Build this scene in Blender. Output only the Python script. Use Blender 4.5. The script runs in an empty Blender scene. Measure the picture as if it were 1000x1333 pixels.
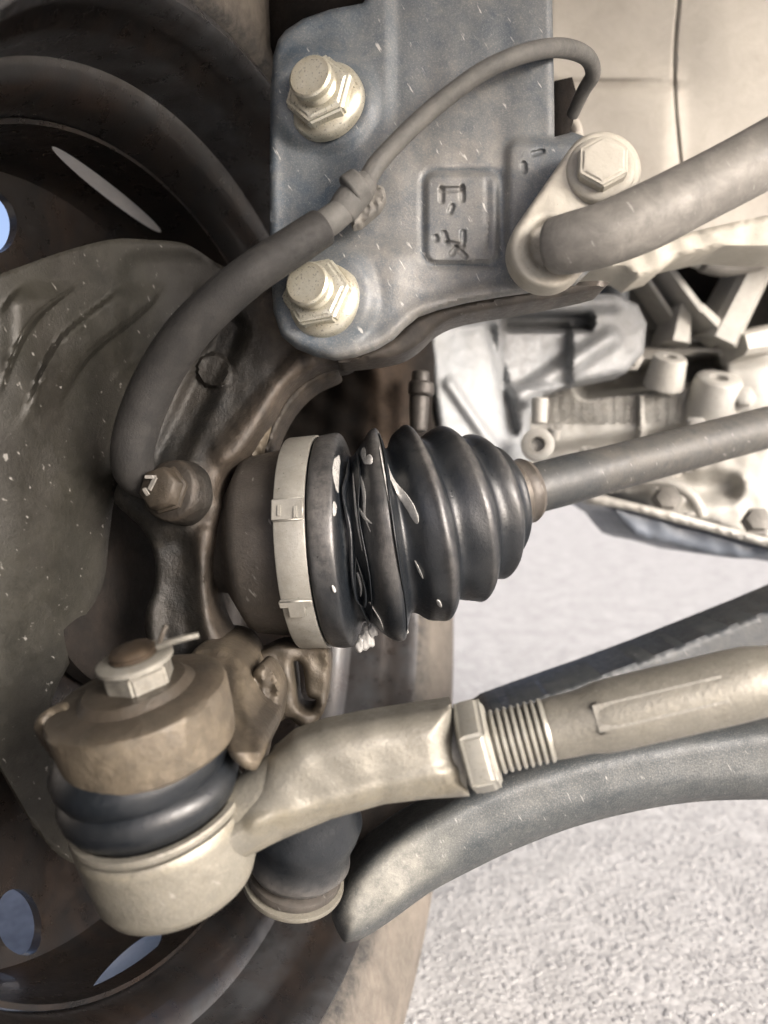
import bpy, bmesh, math, random
import numpy as np
from mathutils import Vector, Matrix
from mathutils.geometry import delaunay_2d_cdt
random.seed(7); rng = np.random.default_rng(7)
S = bpy.context.scene
COL = S.collection
R_ = math.radians
# ------------------------------------------------------------------ camera
FPX = 1072.0
CAMZ, PITCH = 0.39, R_(9)
CAM = Vector((0, 0, CAMZ))
RT = Vector((1, 0, 0)); FW = Vector((0, math.cos(PITCH), -math.sin(PITCH))); UP = Vector((0, math.sin(PITCH), math.cos(PITCH)))
cam = bpy.data.cameras.new('camera'); camo = bpy.data.objects.new('camera', cam); COL.objects.link(camo)
camo.location = CAM; camo.rotation_euler = (R_(90) - PITCH, 0, 0)
cam.sensor_fit = 'HORIZONTAL'; cam.sensor_width = 36; cam.lens = 36 * FPX / 1000
cam.clip_start = 0.01; cam.clip_end = 400
cam.dof.use_dof = True; cam.dof.focus_distance = 0.34; cam.dof.aperture_fstop = 9.5
S.camera = camo
# ------------------------------------------------------------------ light
SUN_EL, SUN_AZ = R_(24), R_(132)          # azimuth measured from +Y towards +X
W = bpy.data.worlds.new('World'); S.world = W; W.use_nodes = True
nt = W.node_tree; bg = nt.nodes['Background']
sky = nt.nodes.new('ShaderNodeTexSky'); sky.sky_type = 'NISHITA'; sky.sun_disc = False
sky.sun_elevation = SUN_EL; sky.sun_rotation = SUN_AZ; sky.air_density = .3; sky.dust_density = 5.0; sky.ozone_density = 0.0
nt.links.new(sky.outputs[0], bg.inputs[0]); bg.inputs[1].default_value = 0.15
sl = bpy.data.lights.new('sun', 'SUN'); sl.energy = 2.4; sl.angle = R_(28); sl.color = (1, .972, .94)
so = bpy.data.objects.new('sun', sl); COL.objects.link(so); so.location = (1, 3, 4)
sd = Vector((math.sin(SUN_AZ) * math.cos(SUN_EL), math.cos(SUN_AZ) * math.cos(SUN_EL), math.sin(SUN_EL)))
so.rotation_euler = sd.to_track_quat('Z', 'Y').to_euler()
S.view_settings.view_transform = 'Standard'; S.view_settings.look = 'None'; S.view_settings.gamma = 1
S.view_settings.exposure = 1.36

# ------------------------------------------------------------------ helpers
def P(px, py, d):
    px, py, d = float(px), float(py), float(d)
    return CAM + d * (FW + RT * ((px - 500) / FPX) - UP * ((py - 666.5) / FPX))
def V(x, u, f): return RT * x + UP * u + FW * f        # right, up, away
def srgb(h):
    c = [int(h[i:i + 2], 16) / 255 for i in (0, 2, 4)]
    return tuple(((x + .055) / 1.055) ** 2.4 if x > .04045 else x / 12.92 for x in c) + (1,)

ALB = dict(blue_grey_paint=.46, dusty_forged_steel=.37, beige_underseal=.56, dusty_aluminium_casting=.56, blue_grey_cast_mount=.42, blue_grey_arm_paint=.32, dark_blue_shaft_paint=.42,
           dusty_grey_bar=.85, dusty_grey_cable=.45, olive_dusty_steel=.32, dusty_black_hose=.42, dark_wheel_paint=.36, pale_zinc=.9, black_rubber=.42, rusty_stud=.3, cream_painted_steel=.58, stainless_band=.6,
           brown_joint_steel=.62, dusty_cast_boss=.52, rusty_cast_iron=.5, dusty_tyre_rubber=.7, grey_zinc_steel=.55, pale_grease=.85, blue_grey_pan=.6)   # measured against the photograph
def mat(name, c1, c2, rough=.6, metal=0., ns=70, wear_light=None, dust=None, dust_amt=.4, streak=0., bump=.25, bscale=900, spec=.5, coat=0., streak_rot=30, fine=.0, pits=None):
    kk = ALB.get(name, 1.)
    c1, c2, wear_light, dust, pits = [tuple(x * kk for x in c[:3]) + (1,) if c is not None else None for c in (c1, c2, wear_light, dust, pits)]
    m = bpy.data.materials.new(name); m.use_nodes = True; t = m.node_tree; N = t.nodes; L = t.links
    b = N['Principled BSDF']; tc = N.new('ShaderNodeTexCoord')
    def noise(scale, det=6, rgh=.6, vec=None, dist=0.):
        n = N.new('ShaderNodeTexNoise'); n.inputs['Scale'].default_value = scale; n.inputs['Detail'].default_value = det
        n.inputs['Roughness'].default_value = rgh; n.inputs['Distortion'].default_value = dist
        L.new(vec or tc.outputs['Object'], n.inputs['Vector']); return n
    def ramp(src, a, bb, v0=0., v1=1.):
        r = N.new('ShaderNodeMapRange'); r.inputs[1].default_value = a; r.inputs[2].default_value = bb
        r.inputs[3].default_value = v0; r.inputs[4].default_value = v1; L.new(src, r.inputs[0]); return r.outputs[0]
    def mix(f, a, bb):
        x = N.new('ShaderNodeMix'); x.data_type = 'RGBA'
        if hasattr(f, 'is_linked') or not isinstance(f, float): L.new(f, x.inputs[0])
        else: x.inputs[0].default_value = f
        for k, v in ((6, a), (7, bb)):
            if isinstance(v, tuple): x.inputs[k].default_value = v
            else: L.new(v, x.inputs[k])
        return x.outputs[2]
    n1 = noise(ns, 8, .65, dist=.4); n2 = noise(ns * 6.3, 5, .7)
    col = mix(ramp(n1.outputs[0], .32, .68), c1, c2)
    rsrc = ramp(n2.outputs[0], .3, .7, max(rough - .13, .04), min(rough + .13, 1))
    if wear_light is not None:
        at = N.new('ShaderNodeAttribute'); at.attribute_name = 'wear_light'  # mask carries real wear, plus painted light on rod stem and mount
        mul = N.new('ShaderNodeMath'); mul.operation = 'MULTIPLY_ADD'
        L.new(at.outputs['Fac'], mul.inputs[0]); nw = noise(ns * 3., 7, .72); L.new(ramp(nw.outputs[0], .3, .7, .3, 1.4), mul.inputs[1]); mul.inputs[2].default_value = 0
        mul.use_clamp = True
        col = mix(mul.outputs[0], col, wear_light)
    if dust is not None:
        n3 = noise(ns * 2.2, 9, .75, dist=.8)
        col = mix(ramp(n3.outputs[0], .42, .82, 0, dust_amt), col, dust)
    if fine > 0:
        n5 = noise(1500, 3, .8)
        col = mix(ramp(n5.outputs[0], .5, .8, 0, fine), col, (.6, .57, .5, 1))
    if streak > 0:
        vr = N.new('ShaderNodeVectorRotate'); vr.rotation_type = 'Y_AXIS'; vr.inputs['Angle'].default_value = R_(streak_rot); L.new(tc.outputs['Object'], vr.inputs['Vector'])
        mp = N.new('ShaderNodeMapping'); mp.inputs['Scale'].default_value = (600, 300, 130)
        L.new(vr.outputs[0], mp.inputs[0])
        n4 = noise(1, 2, .5, vec=mp.outputs[0])
        col = mix(ramp(n4.outputs[0], .69, .77, 0, streak * .9), col, (.72, .7, .66, 1))
    if pits is not None:         # rust freckles and oily stains
        n6 = noise(ns * .7, 10, .8, dist=1.2); col = mix(ramp(n6.outputs[0], .55, .72, 0, .6), col, pits)
        n7 = noise(ns * 9, 4, .75); col = mix(ramp(n7.outputs[0], .62, .72, 0, .7), col, pits)
    L.new(col, b.inputs['Base Color']); L.new(rsrc, b.inputs['Roughness'])
    b.inputs['Metallic'].default_value = metal; b.inputs['Specular IOR Level'].default_value = spec
    b.inputs['Coat Weight'].default_value = coat
    if bump > 0:
        nb = noise(bscale, 5, .7); bp = N.new('ShaderNodeBump'); bp.inputs['Strength'].default_value = bump; bp.inputs['Distance'].default_value = .0006
        L.new(nb.outputs[0], bp.inputs['Height']); L.new(bp.outputs[0], b.inputs['Normal'])
    return m

def tag(o, label=None, cat=None, group=None, kind=None):
    if label: o['label'] = label
    if cat: o['category'] = cat
    if group: o['group'] = group
    if kind: o['kind'] = kind
    return o
def thing(name, label, cat, loc):
    o = bpy.data.objects.new(name, None); COL.objects.link(o); o.location = loc; o.empty_display_size = .01
    return tag(o, label, cat)
def wloc(o):
    l = Vector(o.location)
    while o.parent: o = o.parent; l += o.location
    return l
def link(name, verts, faces, m, parent=None, wear_light=None, smooth=40, origin=None):
    vs = np.array([tuple(v) for v in verts], dtype=float)
    if origin is None: origin = Vector(vs.mean(0))
    base = wloc(parent) if parent else Vector((0, 0, 0))
    vs = vs - np.array(origin)
    me = bpy.data.meshes.new(name); me.from_pydata(vs.tolist(), [], [list(map(int, f)) for f in faces]); me.validate()
    bm = bmesh.new(); bm.from_mesh(me); bmesh.ops.recalc_face_normals(bm, faces=bm.faces); bm.to_mesh(me); bm.free()
    me.polygons.foreach_set('use_smooth', [True] * len(me.polygons))
    if smooth < 180: me.set_sharp_from_angle(angle=R_(smooth))
    if wear_light is not None:
        a = me.attributes.new('wear_light', 'FLOAT', 'POINT'); a.data.foreach_set('value', np.asarray(wear_light, dtype=np.float32))
    me.materials.append(m)
    o = bpy.data.objects.new(name, me); COL.objects.link(o)
    o.parent = parent; o.location = Vector(origin) - base
    return o

class MB:                      # collects shapes into one mesh
    def __init__(s): s.v = []; s.f = []; s.w = []
    def add(s, v, f, w=None):
        k = len(s.v); s.v += [tuple(x) for x in v]; s.f += [[i + k for i in q] for q in f]
        s.w += list(w) if w is not None else [0.] * len(v); return s
    def build(s, name, m, parent=None, smooth=40): return link(name, s.v, s.f, m, parent, s.w, smooth)

def basis(a):
    a = Vector(a).normalized(); h = Vector((0, 0, 1)) if abs(a.z) < .9 else Vector((1, 0, 0))
    e1 = a.cross(h).normalized(); e2 = a.cross(e1).normalized(); return a, e1, e2
def lathe(c, a, prof, seg=64, wear_light=None, closed=False, cap0=True, cap1=True, phase=0., wob=0.):
    a, e1, e2 = basis(a); v = []; f = []; w = []
    for k, (t, r) in enumerate(prof):
        for i in range(seg):
            th = 2 * math.pi * i / seg + phase
            rr = r * (1 + wob * math.sin(3 * th + k * .7) + .6 * wob * math.sin(7 * th + 1.3 * k))
            v.append(c + a * t + (e1 * math.cos(th) + e2 * math.sin(th)) * rr); w.append(wear_light[min(k, len(wear_light) - 1)] if wear_light else 0.)
    n = len(prof)
    for k in range(n if closed else n - 1):
        for i in range(seg):
            j = (i + 1) % seg; k2 = (k + 1) % n
            f.append([k * seg + i, k * seg + j, k2 * seg + j, k2 * seg + i])
    if not closed:
        if cap0: f.append(list(range(seg))[::-1])
        if cap1: f.append([(n - 1) * seg + i for i in range(seg)])
    return v, f, w
def crom(p, n=8, closed=False):
    p = [np.array(q, dtype=float) for q in p]; out = []
    m = len(p)
    for i in range(m if closed else m - 1):
        if closed: a, b, c, d = p[(i - 1) % m], p[i], p[(i + 1) % m], p[(i + 2) % m]
        else: a, b, c, d = p[max(i - 1, 0)], p[i], p[i + 1], p[min(i + 2, m - 1)]
        for k in range(n):
            t = k / n
            out.append(.5 * ((2 * b) + (c - a) * t + (2 * a - 5 * b + 4 * c - d) * t * t + (3 * b - a - 3 * c + d) * t ** 3))
    if not closed: out.append(p[-1])
    return out
def tube(pts, rad, seg=28, n=10, flat=None, cap=True, ridges=None):
    """pts: (px,py,D), rad in px at that depth; smooth; rounded ends when cap"""
    q = [list(a) + [r * a[2] / FPX] for a, r in zip(pts, rad)]
    q = crom(q, n)
    c = [P(x[0], x[1], x[2]) for x in q]; r = [float(x[3]) for x in q]
    v = []; f = []; e1 = None
    m = len(c)
    for i in range(m):
        d = (c[min(i + 1, m - 1)] - c[max(i - 1, 0)]).normalized()
        if e1 is None: e1 = (FW - d * FW.dot(d)).normalized()
        e1 = (e1 - d * e1.dot(d)).normalized(); e2 = d.cross(e1)
        for k in range(seg):
            th = 2 * math.pi * k / seg; fl = flat if flat else 1.
            v.append(c[i] + (e1 * math.cos(th) * fl + e2 * math.sin(th)) * r[i])
    for i in range(m - 1):
        for k in range(seg):
            j = (k + 1) % seg; f.append([i * seg + k, i * seg + j, (i + 1) * seg + j, (i + 1) * seg + k])
    if cap:
        for idx, sg in ((0, -1), (m - 1, 1)):
            d = (c[1] - c[0]).normalized() if idx == 0 else (c[-1] - c[-2]).normalized()
            prev = [idx * seg + k for k in range(seg)]; cc = c[idx]
            for s in (.35, .55):
                sc = math.sqrt(max(0, 1 - (s / .56) ** 2)) if s < .5 else .5
                base = len(v)
                for k in range(seg): v.append(cc + (Vector(v[idx * seg + k]) - cc) * (.93 if s < .5 else .7) + d * sg * r[idx] * (.12 if s < .5 else .2))
                cur = [base + k for k in range(seg)]
                for k in range(seg):
                    j = (k + 1) % seg; f.append([prev[k], prev[j], cur[j], cur[k]])
                prev = cur
            f.append(prev)
    return v, f, [0.] * len(v)

def poly_inside(X, Y, O):
    ins = np.zeros(X.shape, bool); n = len(O)
    for i in range(n):
        x1, y1 = O[i]; x2, y2 = O[(i + 1) % n]
        if y1 == y2: continue
        ins ^= ((y1 > Y) != (y2 > Y)) & (X < (x2 - x1) * (Y - y1) / (y2 - y1) + x1)
    return ins
def poly_dist(X, Y, O):
    d = np.full(X.shape, 1e9); n = len(O)
    for i in range(n):
        ax, ay = O[i]; bx, by = O[(i + 1) % n]; dx, dy = bx - ax, by - ay; l2 = dx * dx + dy * dy + 1e-9
        t = np.clip(((X - ax) * dx + (Y - ay) * dy) / l2, 0, 1)
        d = np.minimum(d, np.hypot(X - ax - t * dx, Y - ay - t * dy))
    return d
def ss(a, b, x):
    t = np.clip((x - a) / (b - a), 0, 1); return t * t * (3 - 2 * t)
def sdbox(X, Y, x0, y0, x1, y1, r=8):
    cx, cy = (x0 + x1) / 2, (y0 + y1) / 2; qx = np.abs(X - cx) - (x1 - x0) / 2 + r; qy = np.abs(Y - cy) - (y1 - y0) / 2 + r
    return np.hypot(np.maximum(qx, 0), np.maximum(qy, 0)) + np.minimum(np.maximum(qx, qy), 0) - r
def sdseg(X, Y, ax, ay, bx, by):
    dx, dy = bx - ax, by - ay; t = np.clip(((X - ax) * dx + (Y - ay) * dy) / (dx * dx + dy * dy), 0, 1)
    return np.hypot(X - ax - t * dx, Y - ay - t * dy)
_wr = np.random.default_rng(3); _wv = _wr.normal(size=(14, 3))
def lump(X, Y, s, seed=0):     # smooth pseudo noise -1..1, feature size s px
    o = 0
    for i in range(14):
        k = _wv[(i + seed) % 14]; o = o + np.sin(X / s * k[0] * 1.7 + Y / s * k[1] * 1.7 + k[2] * 9 + seed)
    return o / 5
def plate(outline, depth, thick, step=5, rnd=8, rdepth=None, smooth=0, holes=(), fine=(), wear_light=None):
    """real plate whose visible outline is the polygon seen from the camera; depth(X,Y) is the distance of its face; closed with a back and sides"""
    def dense(pl, sm):
        if sm: pl = [tuple(q) for q in crom(pl, sm, True)]
        o = []
        for i in range(len(pl)):
            a, b = np.array(pl[i], float), np.array(pl[(i + 1) % len(pl)], float)
            k = max(1, int(np.hypot(*(b - a)) / step))
            o += [tuple(a + (b - a) * j / k) for j in range(k)]
        return o
    loops = [dense(outline, smooth)] + [dense(h, smooth) for h in holes]
    O = loops[0]; ox = [p[0] for p in O]; oy = [p[1] for p in O]
    pts = []
    for (x0, y0, x1, y1, st) in [(min(ox), min(oy), max(ox), max(oy), step)] + list(fine):
        gx, gy = np.meshgrid(np.arange(x0 + st / 2, x1, st), np.arange(y0 + st / 2, y1, st * .866)); gx[1::2] += st / 2
        X, Y = gx.ravel(), gy.ravel(); k = poly_inside(X, Y, O); d = poly_dist(X, Y, O)
        for h in loops[1:]: k &= ~poly_inside(X, Y, h); d = np.minimum(d, poly_dist(X, Y, h))
        k &= d > st * .55; pts.append(np.stack([X[k], Y[k]], 1))
    V2 = []; E = []
    for l in loops:
        b = len(V2); V2 += l; E += [(b + i, b + (i + 1) % len(l)) for i in range(len(l))]
    if rnd > 0:              # extra rings for the rounded rim
        pass
    allp = V2 + [tuple(q) for a in pts for q in a]
    vo, eo, fo, _, _, _ = delaunay_2d_cdt([Vector(p) for p in allp], E, [], 0, 1e-5)
    xy = np.array([tuple(p) for p in vo])
    # keep faces inside outline and outside holes
    cen = np.array([xy[list(f)].mean(0) for f in fo]); k = poly_inside(cen[:, 0], cen[:, 1], O)
    for h in loops[1:]: k &= ~poly_inside(cen[:, 0], cen[:, 1], h)
    fo = [f for f, kk in zip(fo, k) if kk]
    used = sorted({i for f in fo for i in f}); mp = {u: i for i, u in enumerate(used)}
    xy = xy[used]; fo = [[mp[i] for i in f] for f in fo]
    X, Y = xy[:, 0], xy[:, 1]; D = np.broadcast_to(depth(X, Y), X.shape).astype(float).copy()
    d = poly_dist(X, Y, O)
    for h in loops[1:]: d = np.minimum(d, poly_dist(X, Y, h))
    if rnd > 0:
        q = np.clip(1 - d / rnd, 0, 1); D += (1 - np.sqrt(1 - q * q * .98)) * (rdepth if rdepth else rnd * D.mean() / FPX)
    front = [P(x, y, z) for x, y, z in zip(X, Y, D)]
    zb = float(D.max())
    n = len(front); back = [p + FW * thick for p in front]
    cnt = {}
    for f in fo:
        for i in range(len(f)):
            e = (f[i], f[(i + 1) % len(f)]); cnt[e] = cnt.get(e, 0) + 1
    faces = [list(f) for f in fo] + [[i + n for i in f][::-1] for f in fo]
    for (a, b) in cnt:
        if (b, a) not in cnt: faces.append([a, b, b + n, a + n])
    wv = wear_light(X, Y, d) if wear_light else np.zeros(n)
    wv = np.broadcast_to(wv, X.shape)
    return front + back, faces, list(wv) + list(wv)
def build(name, vfw, m, parent=None, smooth=50): return link(name, vfw[0], vfw[1], m, parent, vfw[2], smooth)
def boxm(c, ax, ay, az, hx, hy, hz):
    v = [c + ax * hx * a + ay * hy * b + az * hz * d for a in (-1, 1) for b in (-1, 1) for d in (-1, 1)]
    return v, [[0, 1, 3, 2], [4, 6, 7, 5], [0, 4, 5, 1], [2, 3, 7, 6], [0, 2, 6, 4], [1, 5, 7, 3]], [0] * 8
def hexprof(c, a, r, h, ch=.12, phase=0.):
    """hexagon head with chamfered ends, r across corners / 2"""
    return lathe(c, a, [(0, r * .97), (h * .06, r), (h * (1 - ch), r), (h, r * .86)], 6, phase=phase)

# ------------------------------------------------------------------ materials
M = {}
M['plate'] = mat('blue_grey_paint', (.080, .125, .180, 1), (.175, .21, .24, 1), .45, .15, 45, wear_light=(.42, .41, .385, 1), dust=(.46, .44, .40, 1), dust_amt=.55, streak=.55, bump=.3, fine=.25)
M['zinc'] = mat('pale_zinc', (.60, .585, .49, 1), (.74, .72, .63, 1), .34, .65, 160, wear_light=(.36, .30, .18, 1), dust=(.45, .40, .27, 1), dust_amt=.5, bump=.2, fine=.2, pits=(.28, .23, .13, 1))
M['rodcast'] = mat('dusty_forged_steel', pits=(.20, .165, .115, 1), c1=(.40, .385, .335, 1), c2=(.56, .535, .465, 1), rough=.42, metal=.4, ns=55, wear_light=(.66, .60, .46, 1), dust=(.30, .29, .25, 1), dust_amt=.5, streak=.15, bump=.5, bscale=600, fine=.2)
M['nutsteel'] = mat('grey_zinc_steel', (.50, .49, .44, 1), (.60, .58, .51, 1), .38, .45, 80, wear_light=(.2, .19, .17, 1), dust=(.5, .46, .36, 1), dust_amt=.4, bump=.2, pits=(.22, .19, .14, 1))
M['eye'] = mat('cream_painted_steel', (.68, .64, .55, 1), (.77, .735, .64, 1), .6, .05, 60, wear_light=(.38, .35, .3, 1), dust=(.42, .38, .3, 1), dust_amt=.45, bump=.3, fine=.1, pits=(.38, .33, .26, 1))
M['bar'] = mat('dusty_grey_bar', (.13, .125, .115, 1), (.20, .19, .172, 1), .6, .1, 50, wear_light=(.5, .48, .44, 1), dust=(.42, .4, .36, 1), dust_amt=.5, streak=.3, bump=.3)
M['beige'] = mat('beige_underseal', (.72, .68, .61, 1), (.83, .79, .71, 1), .75, 0, 25, wear_light=(.16, .13, .1, 1), dust=(.40, .35, .28, 1), dust_amt=.4, bump=.35, bscale=500)
M['rubber'] = mat('black_rubber', (.008, .012, .017, 1), (.014, .019, .026, 1), .38, 0, 90, wear_light=(.22, .21, .20, 1), dust=(.07, .075, .08, 1), dust_amt=.25, streak=0., bump=.25, spec=.6)
M['hose'] = mat('dusty_black_hose', (.022, .022, .022, 1), (.055, .052, .049, 1), .7, 0, 60, wear_light=(.25, .24, .22, 1), dust=(.17, .16, .145, 1), dust_amt=.3, bump=.5, bscale=1300)
M['cable'] = mat('dusty_grey_cable', (.14, .14, .135, 1), (.22, .215, .2, 1), .7, 0, 90, wear_light=(.4, .38, .34, 1), dust=(.33, .31, .28, 1), dust_amt=.5, bump=.4)
M['joint'] = mat('brown_joint_steel', (.056, .052, .048, 1), (.094, .087, .08, 1), .45, .3, 60, wear_light=(.2, .17, .14, 1), dust=(.2, .175, .15, 1), dust_amt=.35, streak=.2, bump=.4)
M['band'] = mat('stainless_band', (.52, .51, .46, 1), (.64, .62, .56, 1), .38, .45, 90, wear_light=(.12, .12, .12, 1), dust=(.34, .31, .25, 1), dust_amt=.5, bump=.2, pits=(.30, .27, .21, 1))
M['knuckle'] = mat('rusty_cast_iron', (.009, .010, .010, 1), (.028, .024, .019, 1), .55, .2, 50, wear_light=(.145, .115, .088, 1), dust=(.075, .065, .052, 1), dust_amt=.5, bump=.9, bscale=420)
M['boss'] = mat('dusty_cast_boss', (.06, .05, .038, 1), (.125, .10, .074, 1), .5, .25, 45, wear_light=(.26, .215, .155, 1), dust=(.05, .05, .045, 1), dust_amt=.6, bump=.8, bscale=420)
M['shield'] = mat('olive_dusty_steel', (.040, .039, .031, 1), (.078, .074, .058, 1), .5, .15, 32, wear_light=(.045, .04, .032, 1), dust=(.16, .15, .128, 1), dust_amt=.45, streak=.25, bump=.4)
M['wheel'] = mat('dark_wheel_paint', (.014, .016, .019, 1), (.038, .029, .023, 1), .33, .3, 14, wear_light=(.17, .175, .185, 1), dust=(.10, .062, .042, 1), dust_amt=.6, bump=.2, coat=.25)
M['tyre'] = mat('dusty_tyre_rubber', (.10, .088, .075, 1), (.18, .155, .13, 1), .85, 0, 45, wear_light=(.03, .03, .03, 1), dust=(.27, .24, .2, 1), dust_amt=.5, bump=.5)
M['arm'] = mat('blue_grey_arm_paint', (.075, .095, .110, 1), (.12, .138, .148, 1), .5, .1, 35, wear_light=(.66, .65, .58, 1), dust=(.36, .36, .34, 1), dust_amt=.45, streak=.2, bump=.4, fine=.2)
M['shaft'] = mat('dark_blue_shaft_paint', (.042, .054, .066, 1), (.075, .084, .092, 1), .5, .1, 40, wear_light=(.24, .22, .19, 1), dust=(.24, .23, .2, 1), dust_amt=.4, streak=.3, bump=.3)
M['mount'] = mat('blue_grey_cast_mount', (.56, .60, .64, 1), (.66, .69, .71, 1), .55, .2, 30, wear_light=(.40, .415, .43, 1), dust=(.45, .44, .42, 1), dust_amt=.4, bump=.4)
M['alu'] = mat('dusty_aluminium_casting', (.54, .53, .495, 1), (.68, .665, .62, 1), .55, .2, 35, wear_light=(.3, .28, .25, 1), dust=(.42, .38, .31, 1), dust_amt=.5, bump=.6, pits=(.24, .215, .17, 1))
M['pan'] = mat('blue_grey_pan', (.20, .235, .29, 1), (.27, .31, .37, 1), .4, .1, 30, wear_light=(.42, .39, .34, 1), dust=(.36, .36, .36, 1), dust_amt=.3, bump=.2)
M['dark'] = mat('grimy_shade_steel', (.006, .006, .006, 1), (.016, .013, .011, 1), .8, 0, 40, wear_light=(.12, .085, .06, 1), dust=(.04, .03, .024, 1), dust_amt=.3, bump=.5, spec=.15)  # near-black base stands for shade in the gaps as well as grime
M['lit_seat'] = mat('lit_wheel_paint', (.70, .65, .57, 1), (.80, .75, .66, 1), .4, .1, 60, dust=(.5, .42, .34, 1), dust_amt=.4, bump=.1)  # pale cream puts outside light into the bead seat's colour
M['grease'] = mat('pale_grease', (.26, .26, .25, 1), (.54, .535, .515, 1), .3, 0, 200, bump=.4, spec=.5)
M['brown'] = mat('rusty_stud', (.022, .015, .011, 1), (.055, .034, .022, 1), .7, .1, 90, wear_light=(.3, .2, .1, 1), bump=.6)

# ================================================================== THE PLACE
# ground
gm = bpy.data.materials.new('pale_asphalt'); gm.use_nodes = True
def ground_nodes(m, light):
    t = m.node_tree; N = t.nodes; L = t.links; b = N['Principled BSDF']; tc = N.new('ShaderNodeTexCoord')
    vo = N.new('ShaderNodeTexVoronoi'); vo.inputs['Scale'].default_value = 210; L.new(tc.outputs['Object'], vo.inputs['Vector'])
    sep = N.new('ShaderNodeSeparateColor'); L.new(vo.outputs['Color'], sep.inputs[0])
    cr = N.new('ShaderNodeValToRGB'); L.new(sep.outputs[0], cr.inputs[0]); e = cr.color_ramp.elements
    e[0].color = (.385 * light, .383 * light, .378 * light, 1); e[1].color = (.50 * light, .497 * light, .49 * light, 1)
    k = e.new(.45); k.color = (.44 * light, .437 * light, .43 * light, 1)
    n = N.new('ShaderNodeTexNoise'); n.inputs['Scale'].default_value = 30; n.inputs['Detail'].default_value = 8; L.new(tc.outputs['Object'], n.inputs['Vector'])
    mr = N.new('ShaderNodeMapRange'); mr.inputs[1].default_value = .3; mr.inputs[2].default_value = .7; mr.inputs[3].default_value = .86; mr.inputs[4].default_value = 1.12; L.new(n.outputs[0], mr.inputs[0])
    mu = N.new('ShaderNodeVectorMath'); mu.operation = 'SCALE'; L.new(cr.outputs[0], mu.inputs[0]); L.new(mr.outputs[0], mu.inputs['Scale'])
    L.new(mu.outputs[0], b.inputs['Base Color']); b.inputs['Roughness'].default_value = .85
    bp = N.new('ShaderNodeBump'); bp.inputs['Strength'].default_value = .4; bp.inputs['Distance'].default_value = .0012; bp.invert = True
    L.new(vo.outputs['Distance'], bp.inputs['Height']); L.new(bp.outputs[0], b.inputs['Normal'])
ground_nodes(gm, .80)
g = link('ground', [(-150, -150, 0), (150, -150, 0), (150, 150, 0), (-150, 150, 0)], [[0, 1, 2, 3]], gm, origin=Vector((0, 0, 0))); tag(g, kind='structure')
# loose chippings on the ground that is near enough to tell stones apart
chm = mat('pale_stone_chips', (.23, .23, .231, 1), (.30, .30, .30, 1), .9, 0, 260, dust=(.31, .31, .309, 1), dust_amt=.4, bump=.3)
mb = MB()
for i in range(15000):
    y = .33 + .85 * rng.random(); x = (-.02 + .62 * rng.random()) * y * 1.05 + .0
    s = .0012 + .0022 * rng.random() ** 2; h = s * (.08 + .16 * rng.random()); a0 = rng.random() * 6.28; v = []
    for j in range(5):
        an = a0 + j * 1.2566 + rng.normal() * .2; rr = s * (.75 + .5 * rng.random()); v.append((x + rr * math.cos(an), y + rr * math.sin(an), -.0003))
    for j in range(5):
        p = v[j]; v.append((x + (p[0] - x) * .6, y + (p[1] - y) * .6, h * (.7 + .5 * rng.random())))
    mb.add(v, [[j, (j + 1) % 5, 5 + (j + 1) % 5, 5 + j] for j in range(5)] + [[5, 6, 7, 8, 9]])
ch = mb.build('stone_chippings', chm, None, 25); tag(ch, 'pale stone chippings in the rough asphalt ground', None, None, 'stuff')

# wheel -------------------------------------------------------------
TH, PH = R_(18), R_(4)
AX = V(math.cos(TH) * math.cos(PH), math.sin(PH), -math.sin(TH) * math.cos(PH))
A0 = P(345, 706, .37)
wh = thing('car_wheel', 'dark dusty wheel seen from its inner side with oval vent holes at the left edge', 'wheel', A0 - AX * .13)
prof = [(.006, .222), (.009, .216), (.003, .2125), (-.006, .2125), (-.012, .207), (-.020, .205), (-.034, .203), (-.037, .195), (-.047, .189), (-.058, .1872), (-.064, .1874), (-.071, .200), (-.075, .2015), 
        (-.075, .2065), (-.070, .2055), (-.061, .193), (-.05, .195), (-.040, .202), (-.036, .210), (-.008, .2165), (.001, .218)]
wr = [.9, .9, .7, .1, 0, 1, .8, 0, .1, .3, .3, .3, .1] + [0] * 7
build('rim_barrel', lathe(A0, AX, prof, 160, wear_light=wr, closed=True), M['wheel'], wh)
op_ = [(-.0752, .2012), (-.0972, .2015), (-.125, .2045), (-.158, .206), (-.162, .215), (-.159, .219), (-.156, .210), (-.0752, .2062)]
build('outer_bead_seat', lathe(A0, AX, op_, 160, wear_light=[0] * 7, closed=True), M['lit_seat'], wh)  # coloured pale so it looks lit through the slots
tp = [(.001, .2195), (.010, .224), (.0135, .235), (.017, .25), (.0185, .27), (.016, .29), (.008, .305), (-.01, .316), (-.14, .316), (-.16, .3), (-.165, .27), (-.16, .235), (-.148, .22), (-.13, .225), (-.1, .235), (-.04, .235)]
build('tyre', lathe(A0, AX, tp, 160, wear_light=[1, .9, .1, 0, 0, .1, .3, .5] + [0] * 8, closed=True), M['tyre'], wh)
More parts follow.
